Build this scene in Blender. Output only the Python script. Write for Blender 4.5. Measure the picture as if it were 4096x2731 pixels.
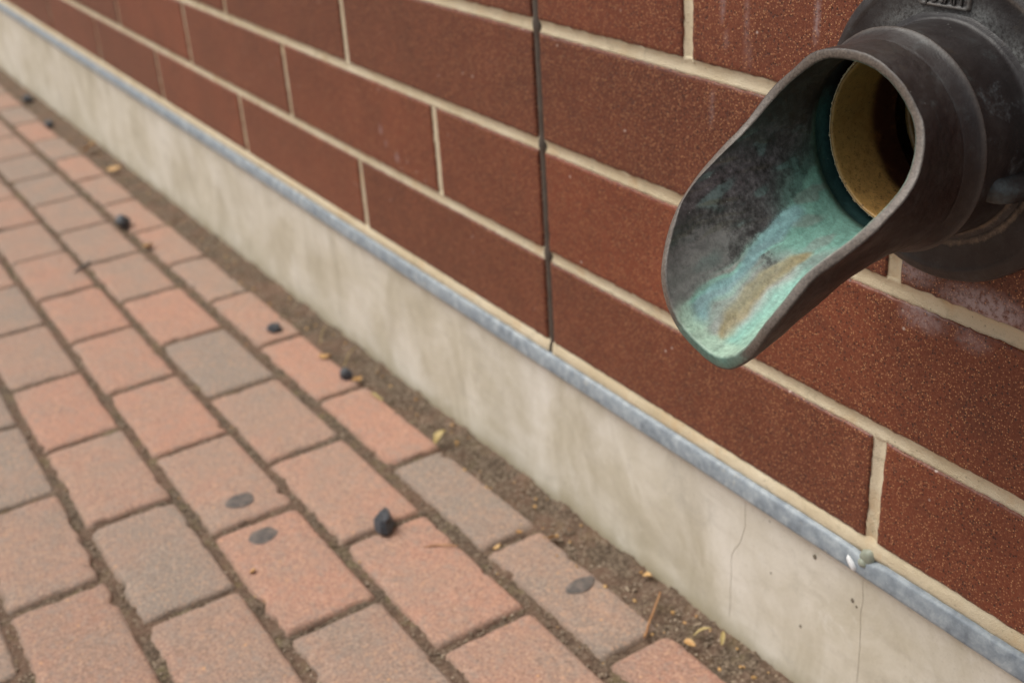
import bpy, math, random
import numpy as np
from mathutils import Vector, Euler, noise

for o in list(bpy.data.objects):
    bpy.data.objects.remove(o)
S = bpy.context.scene
COL = S.collection

# ------------------------------------------------------------ camera
cam_d = bpy.data.cameras.new('camera')
cam_d.sensor_width = 36.0
cam_d.lens = 36.0 * 4853.78 / 4096.0
cam_d.clip_start = 0.01
cam_d.clip_end = 500
cam_d.dof.use_dof = True
cam_d.dof.focus_distance = 0.69
cam_d.dof.aperture_fstop = 8.0
cam = bpy.data.objects.new('camera', cam_d)
cam.location = (0.88579, -0.56002, 0.43002)
cam.rotation_euler = (1.11155, 0.05991, 1.01286)
COL.objects.link(cam)
S.camera = cam

# ------------------------------------------------------------ light
SUN_EL, SUN_AZ = math.radians(60), math.radians(222)   # azimuth clockwise from +Y
W = bpy.data.worlds.new('World')
S.world = W
W.use_nodes = True
nt = W.node_tree
nt.nodes.clear()
sky = nt.nodes.new('ShaderNodeTexSky')
sky.sky_type = 'NISHITA'
sky.sun_disc = False
sky.sun_elevation = SUN_EL
sky.sun_rotation = SUN_AZ
sky.air_density = 1.0
sky.dust_density = 4.0
sky.ozone_density = 1.0
hsv = nt.nodes.new('ShaderNodeHueSaturation')
hsv.inputs['Saturation'].default_value = 0.20
bg = nt.nodes.new('ShaderNodeBackground')
bg.inputs['Strength'].default_value = 0.085
wo = nt.nodes.new('ShaderNodeOutputWorld')
nt.links.new(sky.outputs[0], hsv.inputs['Color'])
nt.links.new(hsv.outputs[0], bg.inputs['Color'])
nt.links.new(bg.outputs[0], wo.inputs['Surface'])

sd = bpy.data.lights.new('sun', 'SUN')
sd.energy = 1.5
sd.angle = math.radians(42)
sd.color = (1.0, 0.955, 0.865)
so = bpy.data.objects.new('sun', sd)
so.location = (0, -3, 5)
dirv = Vector((math.sin(SUN_AZ) * math.cos(SUN_EL), math.cos(SUN_AZ) * math.cos(SUN_EL), math.sin(SUN_EL)))
so.rotation_euler = dirv.to_track_quat('Z', 'Y').to_euler()
COL.objects.link(so)

S.view_settings.view_transform = 'Standard'
S.view_settings.look = 'None'
S.view_settings.gamma = 1.0
S.view_settings.exposure = 0.62

# ------------------------------------------------------------ helpers
rnd = random.Random(7)
nrg = np.random.default_rng(11)


def tag(o, label=None, cat=None, group=None, kind=None):
    if label: o['label'] = label
    if cat: o['category'] = cat
    if group: o['group'] = group
    if kind: o['kind'] = kind
    return o


def mesh(name, V, F, mat, parent=None, smooth=True, loc=None):
    me = bpy.data.meshes.new(name)
    me.from_pydata([tuple(map(float, v)) for v in V], [], [tuple(map(int, f)) for f in F])
    me.validate()
    me.update()
    if smooth:
        me.polygons.foreach_set('use_smooth', [True] * len(me.polygons))
    me.materials.append(mat)
    o = bpy.data.objects.new(name, me)
    COL.objects.link(o)
    if parent is not None:
        o.parent = parent
    if loc is not None:
        o.location = loc
    return o


def empty(name, loc=(0, 0, 0)):
    o = bpy.data.objects.new(name, None)
    o.empty_display_size = 0.02
    COL.objects.link(o)
    o.location = loc
    return o


def vcol(o, name, arr):
    at = o.data.color_attributes.new(name, 'FLOAT_COLOR', 'POINT')
    a = np.ones((len(o.data.vertices), 4), dtype=np.float32)
    a[:, :3] = arr
    at.data.foreach_set('color', a.ravel())


def n1(x, y, z, s=1.0, seed=0.0):
    return noise.noise(Vector((x * s + seed, y * s - seed * 0.7, z * s + seed * 1.3)))


def grid_faces(nu, nv, wrap_u=False):
    F = []
    for i in range(nu if wrap_u else nu - 1):
        i2 = (i + 1) % nu
        for j in range(nv - 1):
            F.append((i * nv + j, i2 * nv + j, i2 * nv + j + 1, i * nv + j + 1))
    return F


class NT:
    """tiny node-tree writer"""
    def __init__(s, name):
        s.m = bpy.data.materials.new(name)
        s.m.use_nodes = True
        s.t = s.m.node_tree
        s.t.nodes.clear()
        s.out = s.t.nodes.new('ShaderNodeOutputMaterial')
        s.b = s.t.nodes.new('ShaderNodeBsdfPrincipled')
        s.t.links.new(s.b.outputs[0], s.out.inputs[0])
        g = s.t.nodes.new('ShaderNodeNewGeometry')
        s.pos = g.outputs['Position']

    def n(s, typ, **kw):
        nd = s.t.nodes.new(typ)
        for k, v in kw.items():
            setattr(nd, k, v)
        return nd

    def link(s, a, b):
        s.t.links.new(a, b)

    def set(s, sock, v):
        if hasattr(v, 'is_linked') or hasattr(v, 'links'):
            s.link(v, sock)
        else:
            sock.default_value = v

    def mapping(s, scale=(1, 1, 1), loc=(0, 0, 0), src=None):
        m = s.n('ShaderNodeMapping')
        m.inputs['Scale'].default_value = scale
        m.inputs['Location'].default_value = loc
        s.link(src or s.pos, m.inputs['Vector'])
        return m.outputs[0]

    def noise(s, scale, detail=4, rough=0.55, vec=None, dist=0.0, col=False):
        nd = s.n('ShaderNodeTexNoise')
        nd.inputs['Scale'].default_value = scale
        nd.inputs['Detail'].default_value = detail
        nd.inputs['Roughness'].default_value = rough
        nd.inputs['Distortion'].default_value = dist
        s.link(vec or s.pos, nd.inputs['Vector'])
        return nd.outputs['Color' if col else 'Fac']

    def vor(s, scale, vec=None, out='Distance', feature='F1', rand=1.0):
        nd = s.n('ShaderNodeTexVoronoi', feature=feature)
        nd.inputs['Scale'].default_value = scale
        nd.inputs['Randomness'].default_value = rand
        s.link(vec or s.pos, nd.inputs['Vector'])
        return nd.outputs[out]

    def ramp(s, fac, stops, interp='LINEAR'):
        nd = s.n('ShaderNodeValToRGB')
        cr = nd.color_ramp
        cr.interpolation = interp
        while len(cr.elements) < len(stops):
            cr.elements.new(0.5)
        for e, (p, c) in zip(cr.elements, stops):
            e.position = p
            e.color = (*c, 1) if not isinstance(c, (int, float)) else (c, c, c, 1)
        s.link(fac, nd.inputs[0])
        return nd.outputs[0]

    def mix(s, fac, a, b, mode='MIX'):
        nd = s.n('ShaderNodeMix', data_type='RGBA', blend_type=mode)
        for sk, v in ((nd.inputs['Factor'], fac), (nd.inputs['A'], a), (nd.inputs['B'], b)):
            if isinstance(v, tuple):
                v = (*v, 1)[:4]
            if isinstance(v, (tuple, int, float)):
                sk.default_value = v
            else:
                s.link(v, sk)
        # pick right sockets for RGBA
        return nd.outputs['Result']

    def math(s, op, a, b=0.0):
        nd = s.n('ShaderNodeMath', operation=op)
        for i, v in enumerate((a, b)):
            if isinstance(v, (int, float)):
                nd.inputs[i].default_value = v
            else:
                s.link(v, nd.inputs[i])
        return nd.outputs[0]

    def attr(s, name):
        nd = s.n('ShaderNodeAttribute', attribute_name=name)
        return nd.outputs['Color']

    def bump(s, h, strength=0.5, dist=0.001, normal=None):
        nd = s.n('ShaderNodeBump')
        nd.inputs['Strength'].default_value = strength
        nd.inputs['Distance'].default_value = dist
        s.link(h, nd.inputs['Height'])
        if normal is not None:
            s.link(normal, nd.inputs['Normal'])
        return nd.outputs[0]

    def done(s, col, rough=0.8, normal=None, metal=0.0, spec=0.5):
        for nm, v in (('Base Color', col), ('Roughness', rough), ('Metallic', metal), ('Specular IOR Level', spec)):
            sk = s.b.inputs[nm]
            if isinstance(v, tuple):
                sk.default_value = (*v, 1)[:4]
            elif isinstance(v, (int, float)):
                sk.default_value = v
            else:
                s.link(v, sk)
        if normal is not None:
            s.link(normal, s.b.inputs['Normal'])
        return s.m


# fix Mix node socket lookup (RGBA sockets share names with float ones)
def _mix(s, fac, a, b, mode='MIX'):
    nd = s.n('ShaderNodeMix', data_type='RGBA', blend_type=mode)
    for idx, v in ((0, fac), (6, a), (7, b)):
        sk = nd.inputs[idx]
        if isinstance(v, tuple):
            sk.default_value = (*v, 1)[:4]
        elif isinstance(v, (int, float)):
            sk.default_value = v
        else:
            s.link(v, sk)
    return nd.outputs[2]


NT.mix = _mix

# ------------------------------------------------------------ materials


def mat_block():
    t = NT('glazed_ground_face_block')
    tint = t.attr('tint')
    big = t.noise(9, 4, 0.6)
    base = t.ramp(big, [(0.3, (0.100, 0.022, 0.010)), (0.7, (0.175, 0.041, 0.018))])
    base = t.mix(1.0, base, tint, 'MULTIPLY')
    # medium mottling
    md = t.noise(420, 3, 0.7)
    base = t.mix(t.ramp(md, [(0.42, 0.0), (0.62, 0.6)]), base, (0.235, 0.080, 0.042))
    sp_ = t.noise(640, 4, 0.8, t.mapping(loc=(4, 4, 9)))
    base = t.mix(t.ramp(sp_, [(0.56, 0.0), (0.64, 0.75)]), base, (0.36, 0.130, 0.058))
    base = t.mix(t.ramp(sp_, [(0.34, 0.65), (0.43, 0.0)]), base, (0.035, 0.014, 0.011))
    # broad firing stains and handling marks
    fs = t.noise(22, 6, 0.72, t.mapping(loc=(8, 3, 3)), dist=0.6)
    base = t.mix(t.ramp(fs, [(0.52, 0.0), (0.70, 0.45)]), base, (0.085, 0.026, 0.016))
    base = t.mix(t.ramp(fs, [(0.30, 0.30), (0.42, 0.0)]), base, (0.26, 0.095, 0.055))
    # dark pores
    v1 = t.vor(520)
    v1c = t.vor(520, out='Color')
    sep = t.n('ShaderNodeSeparateColor'); t.link(v1c, sep.inputs[0])
    pick_dark = t.math('MULTIPLY', t.math('LESS_THAN', sep.outputs[0], 0.22), t.ramp(v1, [(0.30, 1.0), (0.52, 0.0)]))
    base = t.mix(t.math('MULTIPLY', pick_dark, 0.75), base, (0.022, 0.010, 0.009))
    # orange grains
    vv = t.mapping(loc=(3.3, 1.7, 8.1))
    v2 = t.vor(680, vv)
    v2c = t.vor(680, vv, out='Color')
    sp2 = t.n('ShaderNodeSeparateColor'); t.link(v2c, sp2.inputs[0])
    pick_or = t.math('MULTIPLY', t.math('GREATER_THAN', sp2.outputs[1], 0.62), t.ramp(v2, [(0.20, 1.0), (0.42, 0.0)]))
    gcol = t.mix(sp2.outputs[2], (0.30, 0.105, 0.045), (0.72, 0.38, 0.18))
    base = t.mix(t.math('MULTIPLY', pick_or, 0.95), base, gcol)
    # rare pale flecks
    vw = t.mapping(loc=(7.3, 2.7, 1.1))
    v3 = t.vor(170, vw)
    v3c = t.vor(170, vw, out='Color')
    sp3 = t.n('ShaderNodeSeparateColor'); t.link(v3c, sp3.inputs[0])
    pick_w = t.math('MULTIPLY', t.math('GREATER_THAN', sp3.outputs[2], 0.987), t.ramp(v3, [(0.12, 1.0), (0.26, 0.0)]))
    base = t.mix(pick_w, base, (0.55, 0.42, 0.36))
    # lime bloom (white smears) from attribute mask
    ms = t.attr('bloom')
    sm = t.n('ShaderNodeSeparateColor'); t.link(ms, sm.inputs[0])
    br = t.noise(260, 5, 0.7)
    msk = t.math('MULTIPLY', sm.outputs[0], t.ramp(br, [(0.36, 0.05), (0.56, 1.0)]))
    base = t.mix(t.math('MULTIPLY', msk, 0.75), base, (0.42, 0.33, 0.33))
    h = t.math('ADD', t.math('MULTIPLY', pick_or, 0.5), t.math('MULTIPLY', pick_dark, -1.0))
    h = t.math('ADD', h, t.noise(900, 3, 0.6))
    nrm = t.bump(h, 0.45, 0.0005)
    rg = t.ramp(t.noise(500, 2), [(0.3, 0.34), (0.7, 0.52)])
    return t.done(base, rg, nrm, spec=0.5)


def mat_mortar():
    t = NT('buff_mortar')
    b = t.ramp(t.noise(14, 4, 0.6), [(0.3, (0.60, 0.490, 0.320)), (0.7, (0.76, 0.665, 0.490))])
    v = t.noise(1300, 2, 0.6)
    b = t.mix(t.ramp(v, [(0.30, 0.35), (0.42, 0.0)]), b, (0.44, 0.33, 0.21))
    st = t.noise(55, 5, 0.75)
    b = t.mix(t.ramp(st, [(0.56, 0.0), (0.74, 0.6)]), b, (0.30, 0.26, 0.16))
    b = t.mix(t.ramp(t.noise(28, 4, 0.6, t.mapping(loc=(1, 1, 7))), [(0.55, 0.0), (0.68, 0.5)]), b, (0.62, 0.42, 0.22))
    pit = t.vor(330)
    pc = t.vor(330, out='Color')
    sp = t.n('ShaderNodeSeparateColor'); t.link(pc, sp.inputs[0])
    pk = t.math('MULTIPLY', t.math('GREATER_THAN', sp.outputs[0], 0.88), t.ramp(pit, [(0.10, 1.0), (0.24, 0.0)]))
    b = t.mix(t.math('MULTIPLY', pk, 0.6), b, (0.12, 0.10, 0.07))
    nrm = t.bump(t.math('ADD', v, t.noise(260, 5, 0.7)), 0.8, 0.0009)
    return t.done(b, 0.9, nrm, spec=0.25)


def mat_joint():
    t = NT('dark_joint_sealant')
    b = t.ramp(t.noise(60, 4), [(0.3, (0.060, 0.046, 0.036)), (0.7, (0.105, 0.083, 0.066))])
    return t.done(b, 0.6, t.bump(t.noise(300, 3), 0.3, 0.0006), spec=0.4)


def mat_concrete():
    t = NT('smooth_cast_concrete')
    sv = t.mapping(scale=(8, 8, 4.6))
    str_ = t.noise(1.5, 7, 0.66, sv, dist=0.9)
    b = t.ramp(str_, [(0.30, (0.480, 0.430, 0.320)), (0.50, (0.600, 0.550, 0.435)), (0.70, (0.760, 0.715, 0.615))])
    cl = t.noise(6.0, 6, 0.68, dist=0.6)
    b = t.mix(t.ramp(cl, [(0.44, 0.0), (0.66, 0.65)]), b, (0.800, 0.765, 0.690))
    b = t.mix(t.ramp(cl, [(0.26, 0.55), (0.42, 0.0)]), b, (0.450, 0.405, 0.310))
    dv = t.mapping(scale=(17, 17, 6.0), loc=(4, 0, 2))
    b = t.mix(t.ramp(t.noise(1.5, 6, 0.65, dv, dist=0.8), [(0.54, 0.0), (0.74, 0.28)]), b, (0.430, 0.385, 0.285))
    # diagonal trowel drag
    dg = t.n('ShaderNodeMapping'); dg.inputs['Rotation'].default_value = (0, math.radians(38), 0)
    dg.inputs['Scale'].default_value = (9, 9, 46); t.link(t.pos, dg.inputs['Vector'])
    b = t.mix(t.ramp(t.noise(1.6, 4, 0.6, dg.outputs[0]), [(0.52, 0.0), (0.74, 0.4)]), b, (0.47, 0.42, 0.335))
    blt = t.noise(17, 6, 0.75, t.mapping(loc=(2, 9, 5)), dist=0.5)
    b = t.mix(t.ramp(blt, [(0.56, 0.0), (0.70, 0.42)]), b, (0.40, 0.37, 0.30))
    b = t.mix(t.ramp(blt, [(0.30, 0.5), (0.42, 0.0)]), b, (0.82, 0.79, 0.72))
    fine = t.noise(500, 4, 0.7)
    b = t.mix(t.ramp(fine, [(0.30, 0.25), (0.45, 0.0)]), b, (0.30, 0.26, 0.2))
    pit = t.vor(75); pc = t.vor(75, out='Color')
    sp = t.n('ShaderNodeSeparateColor'); t.link(pc, sp.inputs[0])
    pk = t.math('MULTIPLY', t.math('GREATER_THAN', sp.outputs[0], 0.955), t.ramp(pit, [(0.05, 1.0), (0.12, 0.0)]))
    b = t.mix(t.math('MULTIPLY', pk, 0.55), b, (0.13, 0.11, 0.07))
    # crud at the foot
    at = t.attr('foot')
    sf = t.n('ShaderNodeSeparateColor'); t.link(at, sf.inputs[0])
    b = t.mix(t.math('MULTIPLY', sf.outputs[0], 0.7), b, (0.33, 0.275, 0.16))
    b = t.mix(t.math('MULTIPLY', sf.outputs[1], 0.85), b, (0.13, 0.11, 0.085))
    nrm = t.bump(t.math('ADD', t.math('MULTIPLY', fine, 0.4), t.noise(60, 4)), 0.25, 0.0012)
    return t.done(b, 0.82, nrm, spec=0.3)


def mat_zinc():
    t = NT('galvanised_steel')
    b = t.ramp(t.noise(70, 5, 0.7), [(0.32, (0.17, 0.195, 0.22)), (0.5, (0.29, 0.325, 0.35)), (0.68, (0.42, 0.455, 0.475))])
    sp = t.vor(150, out='Color')
    s1 = t.n('ShaderNodeSeparateColor'); t.link(sp, s1.inputs[0])
    b = t.mix(t.math('MULTIPLY', s1.outputs[0], 0.35), b, (0.15, 0.18, 0.22))
    b = t.mix(t.ramp(t.noise(26, 5, 0.8), [(0.60, 0.0), (0.72, 0.6)]), b, (0.12, 0.14, 0.18))
    b = t.mix(t.ramp(t.noise(15, 5, 0.8, t.mapping(loc=(6, 1, 2))), [(0.60, 0.0), (0.66, 0.6)]), b, (0.50, 0.46, 0.38))
    return t.done(b, 0.55, t.bump(t.noise(120, 4), 0.4, 0.0008), metal=0.2, spec=0.5)


def mat_bronze():
    t = NT('weathered_cast_bronze')
    tint = t.attr('patina')           # colour of the verdigris and stains, with painted shade inside the spout
    dark = t.ramp(t.noise(38, 6, 0.7), [(0.28, (0.009, 0.006, 0.006)), (0.5, (0.020, 0.016, 0.016)), (0.72, (0.042, 0.040, 0.040))])
    bl = t.noise(75, 5, 0.75, t.mapping(loc=(2, 5, 1)))
    dark = t.mix(t.ramp(bl, [(0.58, 0.0), (0.74, 0.55)]), dark, (0.060, 0.074, 0.076))
    ol = t.noise(55, 4, 0.7, t.mapping(loc=(9, 1, 4)))
    dark = t.mix(t.ramp(ol, [(0.62, 0.0), (0.74, 0.35)]), dark, (0.060, 0.043, 0.020))
    mk = t.n('ShaderNodeAttribute', attribute_name='patina')
    m2 = t.attr('mask')
    sm = t.n('ShaderNodeSeparateColor'); t.link(m2, sm.inputs[0])
    g = t.noise(340, 4, 0.75)
    brk = t.noise(90, 5, 0.75)
    var = t.ramp(t.math('ADD', t.math('MULTIPLY', g, 0.55), t.math('MULTIPLY', brk, 0.45)), [(0.38, 0.64), (0.62, 1.22)])
    pat = t.mix(1.0, tint, var, 'MULTIPLY')
    # mask edge broken up by noise
    e = t.math('ADD', sm.outputs[0], t.math('MULTIPLY', t.math('SUBTRACT', brk, 0.5), 0.8))
    e = t.math('ADD', e, t.math('MULTIPLY', t.math('SUBTRACT', g, 0.5), 0.6))
    e2 = t.ramp(e, [(0.22, 0.0), (0.62, 1.0)])
    col = t.mix(e2, dark, pat)
    # rim wear (lighter, dry brown-grey cast edge)
    we = t.mix(1.0, (0.150, 0.122, 0.102), t.ramp(t.noise(700, 3, 0.7), [(0.35, 0.6), (0.65, 1.25)]), 'MULTIPLY')
    col = t.mix(sm.outputs[1], col, we)
    # chalk bloom on flange
    ck = t.math('MULTIPLY', sm.outputs[2], t.ramp(t.noise(420, 4, 0.8), [(0.38, 0.15), (0.62, 1.0)]))
    col = t.mix(ck, col, (0.27, 0.28, 0.275))
    # tiny mineral sparkles
    v = t.vor(520); vc = t.vor(520, out='Color')
    s3 = t.n('ShaderNodeSeparateColor'); t.link(vc, s3.inputs[0])
    pk = t.math('MULTIPLY', t.math('GREATER_THAN', s3.outputs[0], 0.985), t.ramp(v, [(0.08, 1.0), (0.2, 0.0)]))
    col = t.mix(t.math('MULTIPLY', pk, 0.5), col, (0.5, 0.5, 0.48))
    h = t.math('ADD', t.math('MULTIPLY', g, 0.6), t.noise(900, 3, 0.6))
    nrm = t.bump(h, 0.28, 0.0006)
    nrm = t.bump(t.noise(60, 3), 0.25, 0.0015, nrm)
    rg = t.ramp(brk, [(0.3, 0.36), (0.7, 0.56)])
    return t.done(col, rg, nrm, metal=0.0, spec=0.5)


def mat_pvc():
    t = NT('stained_pvc_pipe')
    c = t.attr('patina')
    g = t.noise(230, 5, 0.8)
    b = t.mix(1.0, c, t.ramp(g, [(0.34, 0.82), (0.60, 1.08)]), 'MULTIPLY')
    v = t.noise(420, 4, 0.8, t.mapping(loc=(1, 2, 3)))
    b = t.mix(t.ramp(v, [(0.54, 0.0), (0.66, 0.75)]), b, (0.07, 0.040, 0.018))
    b = t.mix(t.ramp(t.noise(70, 6, 0.75, t.mapping(loc=(3, 3, 3))), [(0.52, 0.0), (0.68, 0.7)]), b, (0.22, 0.095, 0.025))
    return t.done(b, 0.38, t.bump(g, 0.2, 0.0006), spec=0.5)


def mat_paver():
    t = NT('clay_toned_paver')
    tint = t.attr('tint')     # per-paver colour of the clay mix: R = grey/pink balance
    sp = t.n('ShaderNodeSeparateColor'); t.link(tint, sp.inputs[0])
    m = t.noise(16, 4, 0.6, dist=0.3)
    f = t.math('ADD', sp.outputs[0], t.math('MULTIPLY', t.math('SUBTRACT', m, 0.5), 1.25))
    b = t.ramp(f, [(0.10, (0.285, 0.228, 0.186)), (0.5, (0.365, 0.240, 0.182)), (0.95, (0.440, 0.232, 0.165))])
    b = t.mix(1.0, b, t.mix(sp.outputs[1], (0.82, 0.82, 0.82), (1.06, 1.06, 1.06)), 'MULTIPLY')
    g = t.noise(330, 4, 0.75)
    b = t.mix(t.ramp(g, [(0.36, 0.65), (0.50, 0.0)]), b, (0.13, 0.095, 0.078))
    b = t.mix(t.ramp(g, [(0.53, 0.0), (0.66, 0.5)]), b, (0.62, 0.45, 0.35))
    g1 = t.noise(95, 4, 0.75, t.mapping(loc=(7, 1, 0)))
    b = t.mix(t.ramp(g1, [(0.50, 0.0), (0.68, 0.6)]), b, (0.29, 0.235, 0.200))
    b = t.mix(t.ramp(g1, [(0.30, 0.45), (0.44, 0.0)]), b, (0.54, 0.33, 0.22))
    g2 = t.noise(230, 3, 0.7, t.mapping(loc=(3, 4, 0)))
    b = t.mix(t.ramp(g2, [(0.56, 0.0), (0.70, 0.5)]), b, (0.62, 0.36, 0.22))
    v = t.vor(150); vc = t.vor(150, out='Color')
    s3 = t.n('ShaderNodeSeparateColor'); t.link(vc, s3.inputs[0])
    pk = t.math('MULTIPLY', t.math('GREATER_THAN', s3.outputs[0], 0.975), t.ramp(v, [(0.12, 1.0), (0.3, 0.0)]))
    b = t.mix(t.math('MULTIPLY', pk, 0.7), b, (0.66, 0.36, 0.17))
    # grime on the shoulders
    b = t.mix(t.math('MULTIPLY', sp.outputs[2], 0.62), b, (0.185, 0.135, 0.095))
    nrm = t.bump(t.math('ADD', g, t.noise(700, 3)), 0.5, 0.0008)
    return t.done(b, 0.88, nrm, spec=0.3)


def mat_soil():
    t = NT('sandy_soil_and_moss')
    g = t.noise(260, 5, 0.75)
    b = t.ramp(g, [(0.34, (0.040, 0.028, 0.020)), (0.52, (0.135, 0.098, 0.070)), (0.68, (0.32, 0.255, 0.19))])
    at = t.attr('damp')
    sp = t.n('ShaderNodeSeparateColor'); t.link(at, sp.inputs[0])
    red = t.noise(22, 4, 0.6)
    b = t.mix(t.ramp(red, [(0.42, 0.0), (0.62, 0.5)]), b, (0.200, 0.115, 0.080))
    moss = t.noise(34, 5, 0.7, t.mapping(loc=(5, 5, 5)))
    b = t.mix(t.math('MULTIPLY', t.ramp(moss, [(0.54, 0.0), (0.68, 0.55)]), sp.outputs[0]), b, (0.200, 0.168, 0.080))
    pale = t.vor(240); pc = t.vor(240, out='Color')
    s2 = t.n('ShaderNodeSeparateColor'); t.link(pc, s2.inputs[0])
    pk = t.math('MULTIPLY', t.math('GREATER_THAN', s2.outputs[0], 0.86), t.ramp(pale, [(0.2, 1.0), (0.4, 0.0)]))
    b = t.mix(t.math('MULTIPLY', pk, 0.6), b, (0.42, 0.34, 0.24))
    return t.done(b, 0.95, t.bump(g, 0.9, 0.002), spec=0.15)


def mat_plain(name, c1, c2, scale=150, rough=0.7, bump=0.4, bd=0.0006, spec=0.4):
    t = NT(name)
    g = t.noise(scale, 4, 0.65)
    return t.done(t.ramp(g, [(0.35, c1), (0.65, c2)]), rough, t.bump(g, bump, bd), spec=spec)


M_BLOCK, M_MORTAR, M_JOINT = mat_block(), mat_mortar(), mat_joint()
M_CONC, M_ZINC, M_BRONZE, M_PVC = mat_concrete(), mat_zinc(), mat_bronze(), mat_pvc()
M_PAVER, M_SOIL = mat_paver(), mat_soil()
M_STONE = mat_plain('charcoal_slag', (0.035, 0.039, 0.046), (0.085, 0.090, 0.102), 120, 0.5, 0.5)
M_GUM = mat_plain('trodden_gum', (0.085, 0.075, 0.070), (0.180, 0.145, 0.125), 130, 0.8, 0.4)
M_LEAF = mat_plain('dry_leaf', (0.42, 0.22, 0.075), (0.62, 0.40, 0.17), 120, 0.6, 0.4)
M_STRAW = mat_plain('dry_straw', (0.36, 0.27, 0.10), (0.50, 0.38, 0.17), 120, 0.6, 0.3)
M_TWIG = mat_plain('orange_twig', (0.30, 0.13, 0.05), (0.48, 0.26, 0.12), 120, 0.6, 0.3)
M_SEAL = mat_plain('grey_green_sealant', (0.25, 0.27, 0.21), (0.32, 0.34, 0.27), 90, 0.45, 0.2)
M_WHITE = mat_plain('white_caulk', (0.75, 0.76, 0.76), (0.85, 0.86, 0.87), 200, 0.5, 0.2)
M_GRIT = mat_plain('mixed_grit', (0.14, 0.10, 0.07), (0.42, 0.33, 0.24), 45, 0.85, 0.3)

# ------------------------------------------------------------ shared dimensions
L = 0.4064          # block module
HC = 0.10574        # course pitch
JW = 0.0118         # mortar width
X0, X1 = -5.3, 2.6
NXC, NZC = 0.4415, 0.2205     # nozzle axis
ztop = lambda x: -0.1017 + 0.00414 * x       # flashing top / bottom edge
zbot = lambda x: -0.1176 + 0.00414 * x
zblk = lambda x: -0.0888 + 0.003 * x         # foot of the lowest course
gz = lambda x, y: -0.27391 + 0.02169 * x + 0.01658 * y    # top of the paving

# ------------------------------------------------------------ brick wall
wall = empty('brick_wall', (0, 0, -0.09))
tag(wall, 'wall of long speckled red-brown blocks with raised buff mortar lines, above the metal strip', 'wall')
WV, WF, WT, WB = [], [], [], []


def bloom(x, z):
    r = 0.0
    def blob(cx, cz, rx, rz):
        d = ((x - cx) / rx) ** 2 + ((z - cz) / rz) ** 2
        return max(0.0, 1.0 - d)
    r = max(r, 1.5 * blob(0.478, 0.1165, 0.040, 0.014), 1.2 * blob(0.424, 0.1265, 0.020, 0.014), 0.9 * blob(0.432, 0.094, 0.022, 0.009), 0.7 * blob(0.470, 0.093, 0.016, 0.007))
    for cx, w, za, zb_, k in ((0.2435, 0.0019, 0.229, 0.33, 0.85), (0.3315, 0.0019, 0.243, 0.33, 0.75), (0.2665, 0.0030, 0.216, 0.33, 0.32), (0.232, 0.0014, 0.168, 0.20, 0.35)):
        cxx = cx + 0.0012 * math.sin(z * 90)
        if za < z < zb_:
            r = max(r, k * max(0.0, 1 - ((x - cxx) / w) ** 2) * min(1, (z - za) / 0.012))
    for cx, cz, rr in ((0.285, 0.026, 0.0045), (0.292, 0.024, 0.003), (-0.335, 0.047, 0.006), (-0.30, 0.022, 0.007), (-0.325, 0.033, 0.004)):
        r = max(r, 0.8 * blob(cx, cz, rr, rr))
    return r


def add_block(xa, xb, za, zb, seed, fine):
    """one block face with ragged arrises; za may follow the flashing"""
    st = 0.004 if fine else 0.009
    nx = max(2, int((xb - xa) / st)); nz = max(2, int((zb - za) / st))
    o = len(WV)
    tv = 1.0 + 0.24 * (n1(seed * 1.7, 0.3, 0.9) * 2)
    th = 0.08 * n1(seed * 2.9, 5.1, 2.2) * 2
    us = [0.0, 0.0012 / (xb - xa)] + list(np.linspace(0, 1, nx + 1)[1:-1]) + [1 - 0.0012 / (xb - xa), 1.0]
    vs = [0.0, 0.0012 / (zb - za)] + list(np.linspace(0, 1, nz + 1)[1:-1]) + [1 - 0.0012 / (zb - za), 1.0]
    us = [-1.0] + us + [2.0]; vs = [-1.0] + vs + [2.0]      # skirts
    NU, NV = len(us), len(vs)
    for i, u in enumerate(us):
        uu = min(1, max(0, u)); x = xa + (xb - xa) * uu
        for j, v in enumerate(vs):
            vv = min(1, max(0, v))
            zlo = za if za > -0.05 else zblk(x)
            z = zlo + (zb - zlo) * vv
            dx, dz = min(x - xa, xb - x), min(z - zlo, zb - z)
            d = min(dx, dz)
            jx = jz = 0.0
            if d < 0.004:
                k = 1 - d / 0.004
                a = (n1(x, 0, z, 170, seed) * 0.9 + n1(x, 0, z, 520, seed) * 0.7) * 0.0011 * k
                if dx < 0.004: jx = a
                if dz < 0.004: jz = (n1(x, 3, z, 170, seed + 3) * 0.9 + n1(x, 3, z, 520, seed + 3) * 0.7) * 0.0011 * k
            y = 0.0 if d > 0.0011 else 0.0007
            y += 0.00012 * n1(x, 0, z, 90)
            if u < 0 or u > 1 or v < 0 or v > 1:
                y = 0.014
            WV.append((x + jx, y, z + jz))
            WT.append((tv * (1 + th), tv, tv * (1 - th)))
            b = bloom(x, z)
            WB.append((b, b, b))
    for i in range(NU - 1):
        for j in range(NV - 1):
            a = o + i * NV + j
            q = (a, a + NV, a + NV + 1, a + 1)
            cx = sum(WV[t][0] for t in q) / 4; cz = sum(WV[t][2] for t in q) / 4
            if math.hypot(cx - NXC, cz - NZC) < 0.070:
                continue
            WF.append(q)


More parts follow.
